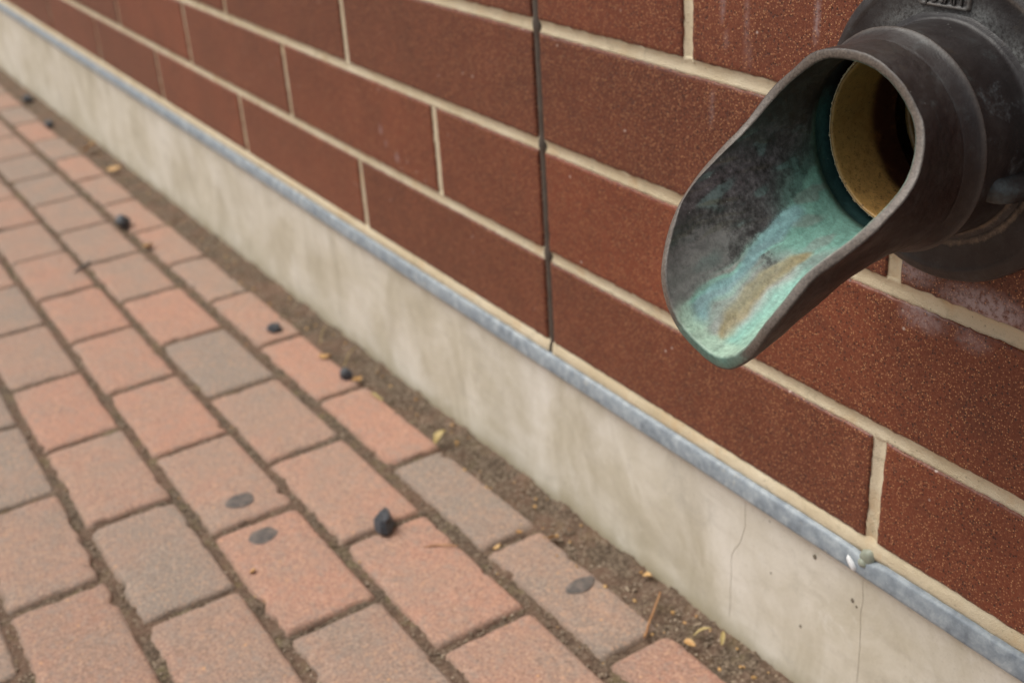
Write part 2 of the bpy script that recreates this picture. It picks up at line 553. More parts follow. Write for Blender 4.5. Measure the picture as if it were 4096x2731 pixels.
h2 = JW / 2
for c in range(0, 11):
    za = (c - 1) * HC + h2 if c > 0 else -0.09
    zb = c * HC - h2
    off = 0.0 if c % 2 == 0 else 0.5      # course 0 = lowest, joints on whole modules
    ks = np.arange(-14, 8)
    for k in ks:
        xa, xb = (k + off) * L, (k + off + 1) * L
        cuts = [(xa, xb)]
        if off and xa < 0 < xb:
            cuts = [(xa, 0.0), (0.0, xb)]
        for a, b in cuts:
            if b < X0 or a > X1:
                continue
            near = (-0.9 < (a + b) / 2 < 0.95) and c < 5
            add_block(a + h2, b - h2, za, zb, k * 13.7 + c * 5.3 + (a == 0) * 2.2, near)
blk = mesh('block_facing', WV, WF, M_BLOCK, wall)
blk.location = (0, 0, 0.09)
vcol(blk, 'tint', np.array(WT)); vcol(blk, 'bloom', np.array(WB))

# mortar beds and heads: concave tooled strips
MV, MF = [], []


def strip(p_of, length, n, axis, seed):
    """p_of(t)->(x,z) centreline; section across; axis 'x' bed or 'z' head"""
    sec = [(-1.0, 0.0034), (-0.86, 0.0016), (-0.55, 0.0020), (-0.2, 0.0026), (0.2, 0.0027), (0.55, 0.0021), (0.86, 0.0013), (1.0, 0.0032)]
    o = len(MV)
    keep = []
    for i in range(n + 1):
        t = i / n
        x, z = p_of(t)
        for j, (s, y) in enumerate(sec):
            w = 0.0070 + (0.0007 * n1(x, s, z, 120, seed) + 0.0006 * n1(x, s, z, 330, seed))
            yy = y + 0.0005 * n1(x, s * 0.004, z, 70, seed) + 0.0003 * n1(x, s * .004, z, 300, seed)
            if axis == 'x':
                MV.append((x, yy, z + s * w))
            else:
                MV.append((x + s * w, yy + 0.0001, z))
    m = len(sec)
    for i in range(n):
        for j in range(m - 1):
            a = o + i * m + j
            q = (a, a + m, a + m + 1, a + 1) if axis == 'x' else (a, a + 1, a + m + 1, a + m)
            cx = sum(MV[t][0] for t in q) / 4; cz = sum(MV[t][2] for t in q) / 4
            if math.hypot(cx - NXC, cz - NZC) < 0.070:
                continue
            MF.append(q)


for c in range(0, 11):
    z = c * HC
    for xa, xb in ((X0, -0.9), (-0.9, -0.0045), (0.0045, 0.95), (0.95, X1)):
        strip(lambda t: (xa + (xb - xa) * t, z), xb - xa, int((xb - xa) / (0.003 if -1 < xa < 0.5 else 0.012)), 'x', c * 3.1)
for c in range(0, 11):
    za = (c - 1) * HC + 0.0035 if c > 0 else -0.094
    zb = c * HC - 0.0035
    off = 0.0 if c % 2 == 0 else 0.5
    for k in range(-14, 8):
        x = (k + off) * L
        if abs(x) < 1e-6 or x < X0 or x > X1:
            continue
        strip(lambda t: (x, za + (zb - za) * t), zb - za, 30, 'z', k * 1.9 + c)
# the bottom bed that sits on the flashing: plump, slightly rough
o = len(MV)
nb = 1500
sec = [(0.0, 0.004), (0.0, -0.0006), (0.25, -0.0012), (0.55, -0.0004), (0.85, 0.0008), (1.0, 0.0032)]
for i in range(nb + 1):
    x = X0 + (X1 - X0) * (i / nb)
    lo, hi = ztop(x) - 0.001, zblk(x) + 0.0012
    for j, (s, y) in enumerate(sec):
        jj = 0.0011 * n1(x, 0, 0, 110, 2 + j) + 0.0007 * n1(x, 0, 0, 400, 5 + j)
        MV.append((x, y + 0.0007 * n1(x, s, 0, 90, 4), lo + (hi - lo) * s + (jj if j else 0)))
m = len(sec)
for i in range(nb):
    for j in range(m - 1):
        a = o + i * m + j
        if abs(MV[a][0]) < 0.0035: continue
        MF.append((a, a + m, a + m + 1, a + 1))
mo = mesh('mortar', MV, MF, M_MORTAR, wall)
mo.location = (0, 0, 0.09)

# vertical control joint filled with dark sealant
V, F = [], []
n = 420
for i in range(n + 1):
    z = -0.108 + (10 * HC + 0.108) * i / n
    w = 0.0057 + 0.0004 * n1(0, 0, z, 60)
    near_bed = min(abs(z - c * HC) for c in range(0, 11))
    wr = w + 0.0018 * math.exp(-((near_bed / 0.0055) ** 2)) * (0.7 + 0.5 * n1(0, 0, z, 25))
    wl = w + 0.0006 * math.exp(-((near_bed / 0.005) ** 2))
    yb = -0.0012 * math.exp(-((near_bed / 0.006) ** 2))
    cx = 0.0 + (0.0015 * max(0, (-0.085 - z) / 0.02) if z < -0.085 else 0)
    for s, y in ((-1, 0.004), (-0.8, 0.0022), (-0.3, 0.0008), (0.3, 0.0008), (0.8, 0.0020), (1, 0.004)):
        ww = wr if s > 0 else wl
        V.append((cx + s * ww, y + yb + 0.0004 * n1(s, 0, z, 80), z))
F = [(a, a + 1, a + 7, a + 6) for i in range(n) for a in range(i * 6, i * 6 + 5)]
cj = mesh('control_joint', V, F, M_JOINT, wall)
cj.location = (0, 0, 0.09)
cj['label'] = 'dark vertical sealant-filled joint crossing the pale mortar lines'
# solid core of the wall behind the facing (top and back)
V = [(X0, 0.012, 10 * HC), (X1, 0.012, 10 * HC), (X1, 0.30, 10 * HC), (X0, 0.30, 10 * HC), (X0, 0.30, -0.36), (X1, 0.30, -0.30)]
cr = mesh('wall_core', V, [(0, 1, 2, 3), (3, 2, 5, 4)], M_MORTAR, wall, smooth=False)
cr.location = (0, 0, 0.09)

# ------------------------------------------------------------ flashing strip
V, F = [], []
nf = 1300
for i in range(nf + 1):
    x = X0 + (X1 - X0) * i / nf
    zt, zb_ = ztop(x), zbot(x)
    bow = 0.0005 * n1(x, 0, 0, 9) + 0.0003 * n1(x, 0, 0, 45)
    dip = 0.0
    if abs(x - 0.412) < 0.03:                     # bent down at the weep plug
        dip = -0.0035 * math.exp(-(((x - 0.408) / 0.010) ** 2))
    chip = 0.0008 * max(0, n1(x, 7, 0, 160)) + 0.0006 * n1(x, 9, 0, 60)
    pts = [(0.004, zt + 0.0006 + dip), (-0.0030 + bow, zt - 0.0002 + dip + chip), (-0.0052 + bow, zt - 0.0022 + dip),
           (-0.0060 + bow, zb_ + 0.0020), (-0.0066 + bow, zb_ + 0.0004), (-0.0060 + bow, zb_ - 0.0002), (-0.0045 + bow, zb_ + 0.0006), (-0.0035, zb_ + 0.006), (0.004, zb_ + 0.008)]
    for y, z in pts:
        V.append((x, y, z))
m = len(pts)
F = [(i * m + j, (i + 1) * m + j, (i + 1) * m + j + 1, i * m + j + 1) for i in range(nf) for j in range(m - 1)]
fl = mesh('metal_flashing', V, F, M_ZINC)
tag(fl, 'thin blue-grey galvanised metal strip running along the foot of the brick wall', 'flashing')

# ------------------------------------------------------------ concrete base
V, F, A = [], [], []
nx, nz = 1000, 26
for i in range(nx + 1):
    x = X0 + (X1 - X0) * i / nx
    zt, zb_ = zbot(x) + 0.006, gz(x, 0) - 0.02
    for j in range(nz + 1):
        z = zb_ + (zt - zb_) * j / nz
        y = 0.0006 * n1(x, 0, z, 12) + 0.0010 * n1(x, 0, z, 3)
        V.append((x, y, z))
        h = z - gz(x, 0)
        foot = max(0, 1 - (h + 0.002) / (0.020 + 0.016 * n1(x, 0, 0, 14) + 0.006 * n1(x, 0, 0, 60)))
        # hairline cracks
        cr_ = 0.0
        A.append((min(1, foot), cr_, 0))
    V.append((x, 0.10, zt)); A.append((0, 0, 0))
m = nz + 2
F = [(i * m + j, (i + 1) * m + j, (i + 1) * m + j + 1, i * m + j + 1) for i in range(nx) for j in range(m - 1)]
cb = mesh('concrete_base', V, F, M_CONC)
vcol(cb, 'foot', np.array(A))
tag(cb, 'low cream concrete plinth with vertical weather streaks between metal strip and soil', 'plinth')
M_PIT = mat_plain('pit_dirt', (0.14, 0.12, 0.09), (0.22, 0.19, 0.14), 200, 0.9, 0.3)
M_CRACK = mat_plain('crack_fill', (0.42, 0.375, 0.30), (0.52, 0.47, 0.38), 200, 0.9, 0.3)
# hairline cracks as thin slivers belonging to the base
def crack(pts, w, seed):
    V, F = [], []
    P = []
    for (xa, za), (xb, zb_) in zip(pts[:-1], pts[1:]):
        for k in range(12):
            t = k / 12; P.append((xa + (xb - xa) * t, za + (zb_ - za) * t))
    for i, (x, z) in enumerate(P):
        x += 0.0012 * n1(x, 0, z, 90, seed)
        ww = w * (0.35 + 0.9 * abs(n1(x, 0, z, 120, seed + 4)))
        yb = 0.0006 * n1(x, 0, z, 12) + 0.0010 * n1(x, 0, z, 3)
        V += [(x - ww, yb - 0.0001, z), (x, yb - 0.00035, z), (x + ww, yb - 0.0001, z)]
    for i in range(len(P) - 1):
        for j in range(2):
            a = i * 3 + j
            F.append((a, a + 1, a + 4, a + 3))
    return V, F
for pts, w, sd_ in (([(0.278, -0.119), (0.2785, -0.150), (0.2735, -0.165), (0.263, -0.185), (0.2625, -0.255)], 0.00013, 1),
                    ([(0.4035, -0.121), (0.404, -0.165), (0.4055, -0.195), (0.4045, -0.258)], 0.00014, 2)):
    V, F = crack(pts, w, sd_)
    mesh('hairline_crack', V, F, M_CRACK, cb)


def blob_on_wall(name, x, z, rx, rz, th, mat, seed, parent=None, y0=0.0):
    V, F = [(x, y0 - th, z)], []
    NA, NR = 22, 5
    for r in range(1, NR + 1):
        for a in range(NA):
            an = 2 * math.pi * a / NA
            rr = r / NR * (1 + 0.22 * n1(math.cos(an), math.sin(an), seed))
            V.append((x + rx * rr * math.cos(an), y0 - th * math.sqrt(max(0, 1 - (r / NR) ** 2)) + (0.0008 if r == NR else 0), z + rz * rr * math.sin(an)))
    for a in range(NA):
        F.append((0, 1 + (a + 1) % NA, 1 + a))
        for r in range(NR - 1):
            p = 1 + r * NA
            F.append((p + a, p + (a + 1) % NA, p + NA + (a + 1) % NA, p + NA + a))
    return mesh(name, V, F, mat, parent)


for x, z, r in ((0.3948, -0.1480, 0.0022), (0.3552, -0.1325, 0.0022), (0.399, -0.151, 0.0012), (0.345, -0.205, 0.0018), (0.31, -0.175, 0.0010)):
    blob_on_wall('surface_pit', x, z, r * 0.8, r, 0.0003, M_PIT, x * 40, cb)

# weep-hole plug
pl = empty('weep_plug', (0.4065, -0.002, -0.102))
tag(pl, 'grey-green sealant plug with white drip on the metal strip, below a vertical mortar joint', 'sealant plug')
a_ = blob_on_wall('plug_body', 0.0, 0.0, 0.0066, 0.0074, 0.0036, M_SEAL, 3.3, pl, 0.0005)
b_ = blob_on_wall('caulk_drip', 0.0, 0.0, 0.0024, 0.0062, 0.0018, M_WHITE, 8.1, pl, 0.0)
b_.location = (-0.0098, -0.0045, -0.0085)
b_.rotation_euler = (0, math.radians(-42), 0)
c_ = blob_on_wall('plug_fold', -0.0012, -0.0040, 0.0046, 0.0036, 0.0040, M_SEAL, 5.9, pl, -0.001)

# ------------------------------------------------------------ nozzle
noz = empty('downspout_nozzle', (NXC, 0, NZC))
tag(noz, 'dark cast bronze drain spout with turquoise-stained scoop lip, flanged to the brick wall', 'drain spout')

RIM = [(0.0000, -0.0860, 0.0568), (0.0120, -0.0860, 0.0558), (0.0240, -0.0862, 0.0526), (0.0335, -0.0862, 0.0470), (0.0410, -0.0865, 0.0405), (0.0480, -0.0875, 0.0340), (0.0530, -0.0893, 0.0285), (0.0578, -0.0935, 0.0205), (0.0612, -0.0985, 0.0120), (0.0638, -0.1060, 0.0035), (0.0650, -0.1190, -0.0055), (0.0640, -0.1340, -0.0155), (0.0600, -0.1490, -0.0250), (0.0540, -0.1619, -0.0346), (0.0497, -0.1708, -0.0484), (0.0435, -0.1776, -0.0612), (0.0361, -0.1791, -0.0751), (0.0262, -0.1786, -0.0862), (0.0135, -0.1764, -0.0945), (0.0000, -0.1750, -0.0985)]


def catmull(P, n):
    P = np.array(P, float)
    P = np.vstack([P[1] * [-1, 1, 1], P, P[-2] * [-1, 1, 1]])
    s = np.r_[0, np.cumsum(np.linalg.norm(np.diff(P, axis=0), axis=1))]
    out = []
    lo, hi = s[1], s[-2]
    for q in np.linspace(lo, hi, n):
        i = min(max(np.searchsorted(s, q) - 1, 1), len(P) - 3)
        t = (q - s[i]) / (s[i + 1] - s[i])
        a, b, c, d = P[i - 1], P[i], P[i + 1], P[i + 2]
        m1 = (c - a) / (s[i + 1] - s[i - 1]) * (s[i + 1] - s[i]); m2 = (d - b) / (s[i + 2] - s[i]) * (s[i + 1] - s[i])
        t2, t3 = t * t, t * t * t
        out.append((2 * t3 - 3 * t2 + 1) * b + (t3 - 2 * t2 + t) * m1 + (-2 * t3 + 3 * t2) * c + (t3 - t2) * m2)
    return np.array(out)


half = catmull(RIM, 281)
# small smoothing
for _ in range(60):
    hx_ = np.vstack([half[1] * [-1, 1, 1], half, half[-2] * [-1, 1, 1]])
    half = 0.25 * hx_[:-2] + 0.5 * hx_[1:-1] + 0.25 * hx_[2:]
half[0, 0] = 0; half[-1, 0] = 0
E = np.vstack([half, (half * [-1, 1, 1])[-2:0:-1]])       # closed loop, right side (+x) first
NE = len(E)
phi = np.unwrap(np.arctan2(E[:, 0], E[:, 2]))
RB, YB = 0.0572, -0.0620
P0 = np.stack([RB * np.sin(phi), np.full(NE, YB), RB * np.cos(phi)], 1)
low = np.clip((1 - np.cos(phi)) / 2, 0, 1) ** 2        # 0 top .. 1 bottom
d03 = E - P0
ln = np.linalg.norm(d03, axis=1, keepdims=True)
t0 = np.tile([0, -1.0, 0], (NE, 1))
t1 = d03 / ln * (1 - low[:, None]) + np.array([0, -0.965, -0.26]) * low[:, None]
t1 /= np.linalg.norm(t1, axis=1, keepdims=True)
P1 = P0 + t0 * ln * 0.36
P2 = E - t1 * ln * 0.34
NS = 120
ts = np.linspace(0, 1, NS)[None, :, None]
OUT = ((1 - ts) ** 3 * P0[:, None] + 3 * (1 - ts) ** 2 * ts * P1[:, None] + 3 * (1 - ts) * ts ** 2 * P2[:, None] + ts ** 3 * E[:, None])
du = np.roll(OUT, -1, 0) - np.roll(OUT, 1, 0)
dv = np.gradient(OUT, axis=1)
NRM = np.cross(du, dv)
NRM /= np.linalg.norm(NRM, axis=2, keepdims=True) + 1e-12
rad = OUT.copy(); rad[..., 1] = 0
flip = np.sign((NRM * rad).sum(2).mean())
NRM *= flip
TH = 0.0056
thk = TH * (0.72 + 0.28 * np.minimum(1, np.linspace(0, 1, NS)[None, :, None] * 1.0 + 0.3))
tipw = np.clip((np.degrees(np.arccos(np.cos(phi))) - 150) / 25, 0, 1)[:, None, None] * np.linspace(0, 1, NS)[None, :, None] ** 3
INN = OUT - NRM * (TH * (1 + 0.45 * tipw))
# cast unevenness
def wob(P, amp, s, seed):
    r = np.zeros(P.shape[:2])
    for i in range(P.shape[0]):
        for j in range(P.shape[1]):
            r[i, j] = n1(*P[i, j], s, seed)
    return r[..., None] * amp
OUTw = OUT + NRM * (wob(OUT, 0.0006, 60, 1.0) + wob(OUT, 0.00022, 260, 2.0))
INNw = INN + NRM * (wob(INN, 0.0007, 45, 3.0) + wob(INN, 0.00018, 260, 2.0))
OUTw[:, :3] = OUT[:, :3]

# patina fields on the inner surface, in surface coordinates: a = angle from bottom (deg, + = wall-right side), s = 0 root..1 rim
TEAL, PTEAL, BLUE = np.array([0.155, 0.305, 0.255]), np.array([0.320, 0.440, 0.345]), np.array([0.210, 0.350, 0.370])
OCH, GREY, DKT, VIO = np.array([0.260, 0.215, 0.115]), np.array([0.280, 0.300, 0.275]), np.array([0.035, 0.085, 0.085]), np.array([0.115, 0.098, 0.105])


def sstep(a, b, x):
    t = np.clip((x - a) / (b - a), 0, 1)
    return t * t * (3 - 2 * t)


def seg(a, s, pts, w):
    """soft distance to a polyline in (a/180, s) space"""
    best = np.full(a.shape, 9.0)
    for (a0, s0, w0), (a1, s1, w1) in zip(pts[:-1], pts[1:]):
        ax, ay, bx, by = a0 / 60, s0, a1 / 60, s1
        dx, dy = bx - ax, by - ay
        t = np.clip(((a / 60 - ax) * dx + (s - ay) * dy) / (dx * dx + dy * dy), 0, 1)
        d = np.hypot(a / 60 - ax - t * dx, s - ay - t * dy) / (w0 + (w1 - w0) * t)
        best = np.minimum(best, d)
    return 1 - sstep(0.35, 1.0, best * w)


aa = np.degrees(phi) - 180.0                   # 0 at the bottom, + left in x<0 half
aa = (aa + 180) % 360 - 180
sg = np.tile(np.linspace(0, 1, NS)[None, :], (NE, 1))
ag = np.tile(aa[:, None], (1, NS))
# domain warp for natural edges
wv = wob(INN, 1.0, 38, 7.0)[..., 0] * 1.0 + wob(INN, 0.5, 110, 9.0)[..., 0]
ww = wob(INN, 1.0, 38, 17.0)[..., 0] + wob(INN, 0.5, 110, 19.0)[..., 0]
A_, S_ = ag + 3.2 * wv, sg + 0.035 * ww
#PATINA_FIELDS
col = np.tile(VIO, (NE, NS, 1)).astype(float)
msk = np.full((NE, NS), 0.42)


def lay(f, c, m=None):
    global col, msk
    f = np.clip(f, 0, 1)
    col = col * (1 - f[..., None]) + c * f[..., None]
    if m is not None:
        msk = np.maximum(msk * (1 - f) + m * f, msk * 0) if m < 0.5 else np.maximum(msk, m * f)


PAT = True
if PAT:
    def streak(fa, fs, seed):
        return np.array([[n1(A_[i, j] / fa, S_[i, j] * fs, 0, 1.0, seed) for j in range(NS)] for i in range(NE)])
    st1, st2, st3 = streak(5.0, 2.2, 3.0), streak(2.2, 3.0, 8.0), streak(9.0, 5.0, 13.0)
    st2 = st2 * sstep(0.12, 0.45, S_)
    st1 = st1 * (0.4 + 0.6 * sstep(0.12, 0.45, S_))
    NEAR_BLACK = np.array([0.020, 0.017, 0.014])
    lay(sstep(0.35, 0.75, S_) * (1 - sstep(40, 66, A_)) * 0.85, np.array([0.170, 0.150, 0.148]), 0.85)
    lay(0.7 * sstep(0.10, 0.45, st3) * (1 - sstep(60, 90, np.abs(A_ - 65) * 2.2)), np.array([0.080, 0.125, 0.120]), 0.85)
    lay(0.45 * sstep(0.15, 0.5, st2) * sstep(30, 50, A_), np.array([0.090, 0.070, 0.035]), 0.7)
    lay(sstep(78, 128, np.abs(A_)), NEAR_BLACK, 0.0)  # shade on the upper inside, painted into the surface colour
    lay(0.35 * sstep(0.80, 1.0, S_) * sstep(30, 50, np.abs(A_)), NEAR_BLACK * 1.5)  # darker towards the rim, away from the bottom
    bound = np.interp(S_, [0, 0.12, 0.27, 0.38, 0.52, 0.58, 0.76, 0.89, 0.93, 1.0], [66, 52, 43, 36, 31, 28, 26, 24, 21, 17])
    body = 1 - sstep(-3.0, 3.0, A_ - bound)
    wide = 1 - sstep(2, 38, A_ - bound)
    lay(0.75 * wide * (1 - sstep(0.22, 0.46, S_)), TEAL * 0.55, 0.85)                    # dull green towards the root
    lay(0.30 * wide * sstep(0.3, 0.5, S_), GREY * 0.75, 0.6)
    lay(body * (1 - sstep(0.30, 0.55, S_)), TEAL * 1.05, 1.0)
    lay(body * sstep(0.34, 0.58, S_), GREY, 1.0)
    lay(0.7 * body * seg(A_, S_, [(30, 0.52, .07), (23, 0.60, .06), (23, 0.76, .05), (21, 0.93, .05)], 1.0), TEAL * 1.2, 1.0)
    lay(0.75 * body * sstep(0.0, 0.35, st1) * sstep(0.30, 0.5, S_), np.array([0.380, 0.375, 0.350]), 1.0)
    lay(0.75 * body * sstep(0.05, 0.40, st2), TEAL * 1.35, 1.0)
    lay(0.55 * body * sstep(0.05, 0.35, -st3), GREY * 0.8, 1.0)
    lay(0.85 * seg(A_, S_, [(39, 0.25, .12), (30, 0.40, .11), (22, 0.58, .07), (20, 0.76, .06), (17, 0.92, .07)], 1.0), BLUE, 1.0)
    lay(0.5 * seg(A_, S_, [(12, 0.45, .17), (11, 0.62, .19), (8.5, 0.78, .17)], 1.0) * (1 + st2), GREY * 1.15, 1.0)
    lay(1.15 * seg(A_, S_, [(9, 0.32, .06), (12, 0.45, .09), (11, 0.62, .10), (8.5, 0.78, .09), (4.5, 0.88, .07)], 1.0) * (0.85 + 0.35 * st1), OCH, 1.0)
    lay(0.95 * (1 - sstep(1, 6.5, A_)) * sstep(0.30, 0.42, S_), TEAL * 1.25, 1.0)
    lay(0.5 * (1 - sstep(-8, 0, A_)) * sstep(0.30, 0.42, S_), PTEAL, 1.0)
    lay(0.9 * sstep(0.885, 0.94, S_) * (1 - sstep(15, 24, np.abs(A_ - 2))), PTEAL, 1.0)
col = col * (1 + 0.22 * st2 + 0.18 * st3)[..., None]
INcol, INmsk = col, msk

# assemble spout mesh: outer back->rim, rim band, inner rim->back
band_n = 5
rows = [OUTw[:, j] for j in range(NS)]
rcol = [np.tile(VIO, (NE, 1))] * NS
lowm = sstep(150, 172, 180 - np.abs(aa))             # tip of the lip
rmask = []
for j in range(NS):
    w_ = max(0.0, (j / (NS - 1) - 0.985) / 0.015)
    rmask.append(np.stack([np.zeros(NE), np.full(NE, 0.25 * w_), np.zeros(NE)], 1))
eo, ei = OUTw[:, -1], INNw[:, -1]
tdir = (OUT[:, -1] - OUT[:, -2]); tdir /= np.linalg.norm(tdir, axis=1, keepdims=True)
for k in range(1, band_n):
    t = k / band_n
    bulge = 0.0006 * math.sin(math.pi * t) ** 0.5
    jit = np.array([n1(*p, 330, 4.0) for p in eo])[:, None] * 0.00022
    rows.append(eo * (1 - t) + ei * t + tdir * (bulge + jit))
    rcol.append(np.tile(TEAL * 0.75, (NE, 1)) * 1.0)
    rmask.append(np.stack([lowm * 0.95, (1 - lowm) * 0.95, np.zeros(NE)], 1))
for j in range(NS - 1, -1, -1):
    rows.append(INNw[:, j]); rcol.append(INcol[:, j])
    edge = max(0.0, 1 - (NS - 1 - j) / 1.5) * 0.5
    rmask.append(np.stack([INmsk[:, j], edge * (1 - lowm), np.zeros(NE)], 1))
# counterbore behind the trough; recess shade painted in as darker teal
ang = phi
def ring(r, y):
    return np.stack([r * np.sin(ang), np.full(NE, y), r * np.cos(ang)], 1)
for r, y, c in ((0.0523, -0.0568, TEAL * 0.5), (0.0545, -0.0560, DKT), (0.0560, -0.0545, DKT), (0.0560, -0.0480, DKT), (0.0560, -0.040, DKT * 0.7), (0.0560, -0.004, VIO * 0.4)):
    rows.append(ring(r, y)); rcol.append(np.tile(c, (NE, 1)))
    f = (1 - sstep(70, 115, np.abs(aa - 10)))
    rmask.append(np.stack([f, np.zeros(NE), np.zeros(NE)], 1))
R_ = np.array(rows)           # (rows, NE, 3)
nr = len(rows)
V = R_.transpose(1, 0, 2).reshape(-1, 3)
F = grid_faces(NE, nr, True)
sp = mesh('spout', V, F, M_BRONZE, noz)
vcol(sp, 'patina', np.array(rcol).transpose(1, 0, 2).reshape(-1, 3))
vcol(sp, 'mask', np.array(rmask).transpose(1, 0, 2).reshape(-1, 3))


def lathe(name, prof, mat, parent, n=240, wobble=0.0, cmf=None, seed=0.0):
    """prof: (r, y) list; cmf(r, y, ang_deg, i) -> (patina rgb, mask rgb)"""
    pr = []
    for (r0, y0), (r1, y1) in zip(prof[:-1], prof[1:]):
        k = max(1, int(math.hypot(r1 - r0, y1 - y0) / 0.0013))
        for q in range(k):
            pr.append((r0 + (r1 - r0) * q / k, y0 + (y1 - y0) * q / k))
    pr.append(prof[-1])
    V, PC, MC = [], [], []
    for i in range(n):
        a = 2 * math.pi * i / n
        for r, y in pr:
            x, z = r * math.sin(a), r * math.cos(a)
            w = 0
            if wobble:
                w = wobble * (n1(x, y, z, 60, seed) + 0.4 * n1(x, y, z, 230, seed))
            V.append((x * (1 + w / max(r, 1e-3)), y - w * 0.6, z * (1 + w / max(r, 1e-3))))
            if cmf:
                p, m_ = cmf(r, y, math.degrees(a), (x, z))
                PC.append(p); MC.append(m_)
    o = mesh(name, V, grid_faces(n, len(pr), True), mat, parent)
    if cmf:
        vcol(o, 'patina', np.array(PC)); vcol(o, 'mask', np.array(MC))
    return o


def cm_collar(r, y, a, xz):
    a = (a + 180) % 360 - 180
    ridge = math.exp(-(((y + 0.0514) / 0.0010) ** 2)) * (0.45 + 0.5 * n1(a / 40, 0, 2))
    bead = math.exp(-(((y + 0.0150) / 0.0016) ** 2)) * (1.0 if 70 < a < 180 else 0.25)
    blue = 0.55 if (50 < a < 110 and n1(xz[0], y, xz[1], 70, 3) > 0.15 and y > -0.05) else 0
    return (np.array((0.12, 0.14, 0.15)) if not bead > 0.4 else np.array((0.20, 0.155, 0.11))), (max(bead * 0.6, blue * 0.45), max(0, ridge) * 0.7, 0)


lathe('collar', [(0.0568, -0.0626), (0.05725, -0.0618), (0.0580, -0.0592), (0.0592, -0.0560), (0.0604, -0.0536), (0.0616, -0.0520), (0.0624, -0.0514), (0.0624, -0.0508), (0.0613, -0.0503),
                 (0.0601, -0.0497), (0.0595, -0.0480), (0.0594, -0.0400), (0.0595, -0.0300), (0.0597, -0.0215), (0.0600, -0.0160), (0.0606, -0.0143),
                 (0.0618, -0.0136), (0.0632, -0.0132), (0.0645, -0.0120)], M_BRONZE, noz, wobble=0.00035, cmf=cm_collar, seed=2.0)


def cm_flange(r, y, a, xz):
    a = (a + 180) % 360 - 180
    ch = 0.0
    if r < 0.082:
        ch = (1 - sstep(0.062, 0.080, np.array(r))) * (0.35 + 0.65 * max(0, math.cos(math.radians(a - 30)))) * (1 if -75 < a < 120 else 0.25)
        ch = float(ch) * (0.75 + 0.7 * n1(xz[0], 0, xz[1], 45, 5))
    ring_ = math.exp(-(((r - 0.0835) / 0.0012) ** 2)) * (1 if 0 < a < 100 else 0.15)
    ed = math.exp(-(((r - 0.0910) / 0.0009) ** 2)) * 0.25
    und = math.exp(-(((r - 0.0665) / 0.0022) ** 2)) * (1.0 if 95 < a < 172 else 0.0)
    return np.array((0.20, 0.155, 0.11)), (und * 0.55, max(ring_ * 0.55, ed), max(0, min(1, ch)))


lathe('flange', [(0.0600, -0.0120), (0.0648, -0.0125), (0.0700, -0.0128), (0.0820, -0.0128), (0.0835, -0.0133), (0.0850, -0.0130), (0.0890, -0.0110), (0.0905, -0.0095),
                 (0.0911, -0.0075), (0.0912, -0.0040), (0.0910, 0.0004)], M_BRONZE, noz, wobble=0.00030, cmf=cm_flange, seed=6.0)

# cast boss between collar and flange
V, F = [], []
ba = math.radians(107)
rr_, tt_ = Vector((math.sin(ba), 0, math.cos(ba))), Vector((math.cos(ba), 0, -math.sin(ba)))
secs = [(-0.0395, 0.0590, 0.0060, 0.002), (-0.0375, 0.0645, 0.0078, 0.0035), (-0.0345, 0.0680, 0.0084, 0.0042), (-0.0270, 0.0700, 0.0086, 0.0046), (-0.0170, 0.0705, 0.0090, 0.0050), (-0.0120, 0.0715, 0.0094, 0.0055)]
NB = 20
for (y, rtop, wb, wt) in secs:
    for i in range(NB):
        a = 2 * math.pi * i / NB
        ca, sa = math.cos(a), math.sin(a)
        ex = 0.55
        px = math.copysign(abs(ca) ** ex, ca); py = math.copysign(abs(sa) ** ex, sa)
        w = (wb * (1 - (py + 1) / 2) + wt * (py + 1) / 2)
        r = 0.056 + (rtop - 0.056) * (py + 1) / 2
        p = rr_ * r + tt_ * (px * w)
        q = 0.0004 * n1(p.x, y, p.z, 200)
        V.append((p.x + q, y, p.z + q))
F = [(k * NB + i, k * NB + (i + 1) % NB, (k + 1) * NB + (i + 1) % NB, (k + 1) * NB + i) for k in range(len(secs) - 1) for i in range(NB)]
F.append(tuple(range(NB)))
bo = mesh('boss', V, F, M_BRONZE, noz)
vcol(bo, 'patina', np.tile(np.array((0.050, 0.068, 0.072)), (len(V), 1)))
vcol(bo, 'mask', np.array([(0.5 if v[1] < -0.030 else 0.25, 0, 0) for v in V]))

# raised name plate at the top of the flange
pc_x, pc_z = -0.0045, 0.0735
V, F = [], []
hw, hh, cr0 = 0.0172, 0.0074, 0.0020
for (ins, y) in ((-0.0004, -0.0122), (0.0, -0.0140), (0.0005, -0.0144), (0.0014, -0.0144), (0.0018, -0.0137), (0.0024, -0.0134)):
    for cxs, czs, a0 in ((1, 1, 0), (-1, 1, 90), (-1, -1, 180), (1, -1, 270)):
        for k in range(7):
            an = math.radians(a0 + 90 * k / 6)
            V.append((pc_x + cxs * (hw - ins - cr0) + cr0 * math.cos(an), y, pc_z + czs * (hh - ins - cr0) + cr0 * math.sin(an)))
m = 28
F = [(k * m + i, k * m + (i + 1) % m, (k + 1) * m + (i + 1) % m, (k + 1) * m + i) for k in range(5) for i in range(m)]
F.append(tuple(range(5 * m, 6 * m)))
npz = mesh('name_plate', V, F, M_BRONZE, noz)
vcol(npz, 'patina', np.tile(np.array((0.20, 0.15, 0.12)), (len(V), 1)))
vcol(npz, 'mask', np.array([(0.2, 0.35 if -0.0146 < v[1] < -0.0139 else 0.05, 0.25) for v in V]))
fc = bpy.data.curves.new('lettering', 'FONT')
fc.body = 'JOSAM'
fc.align_x = 'CENTER'; fc.align_y = 'CENTER'
fc.size = 0.0105; fc.extrude = 0.0005; fc.bevel_depth = 0.00022; fc.bevel_resolution = 1
fc.space_character = 0.98
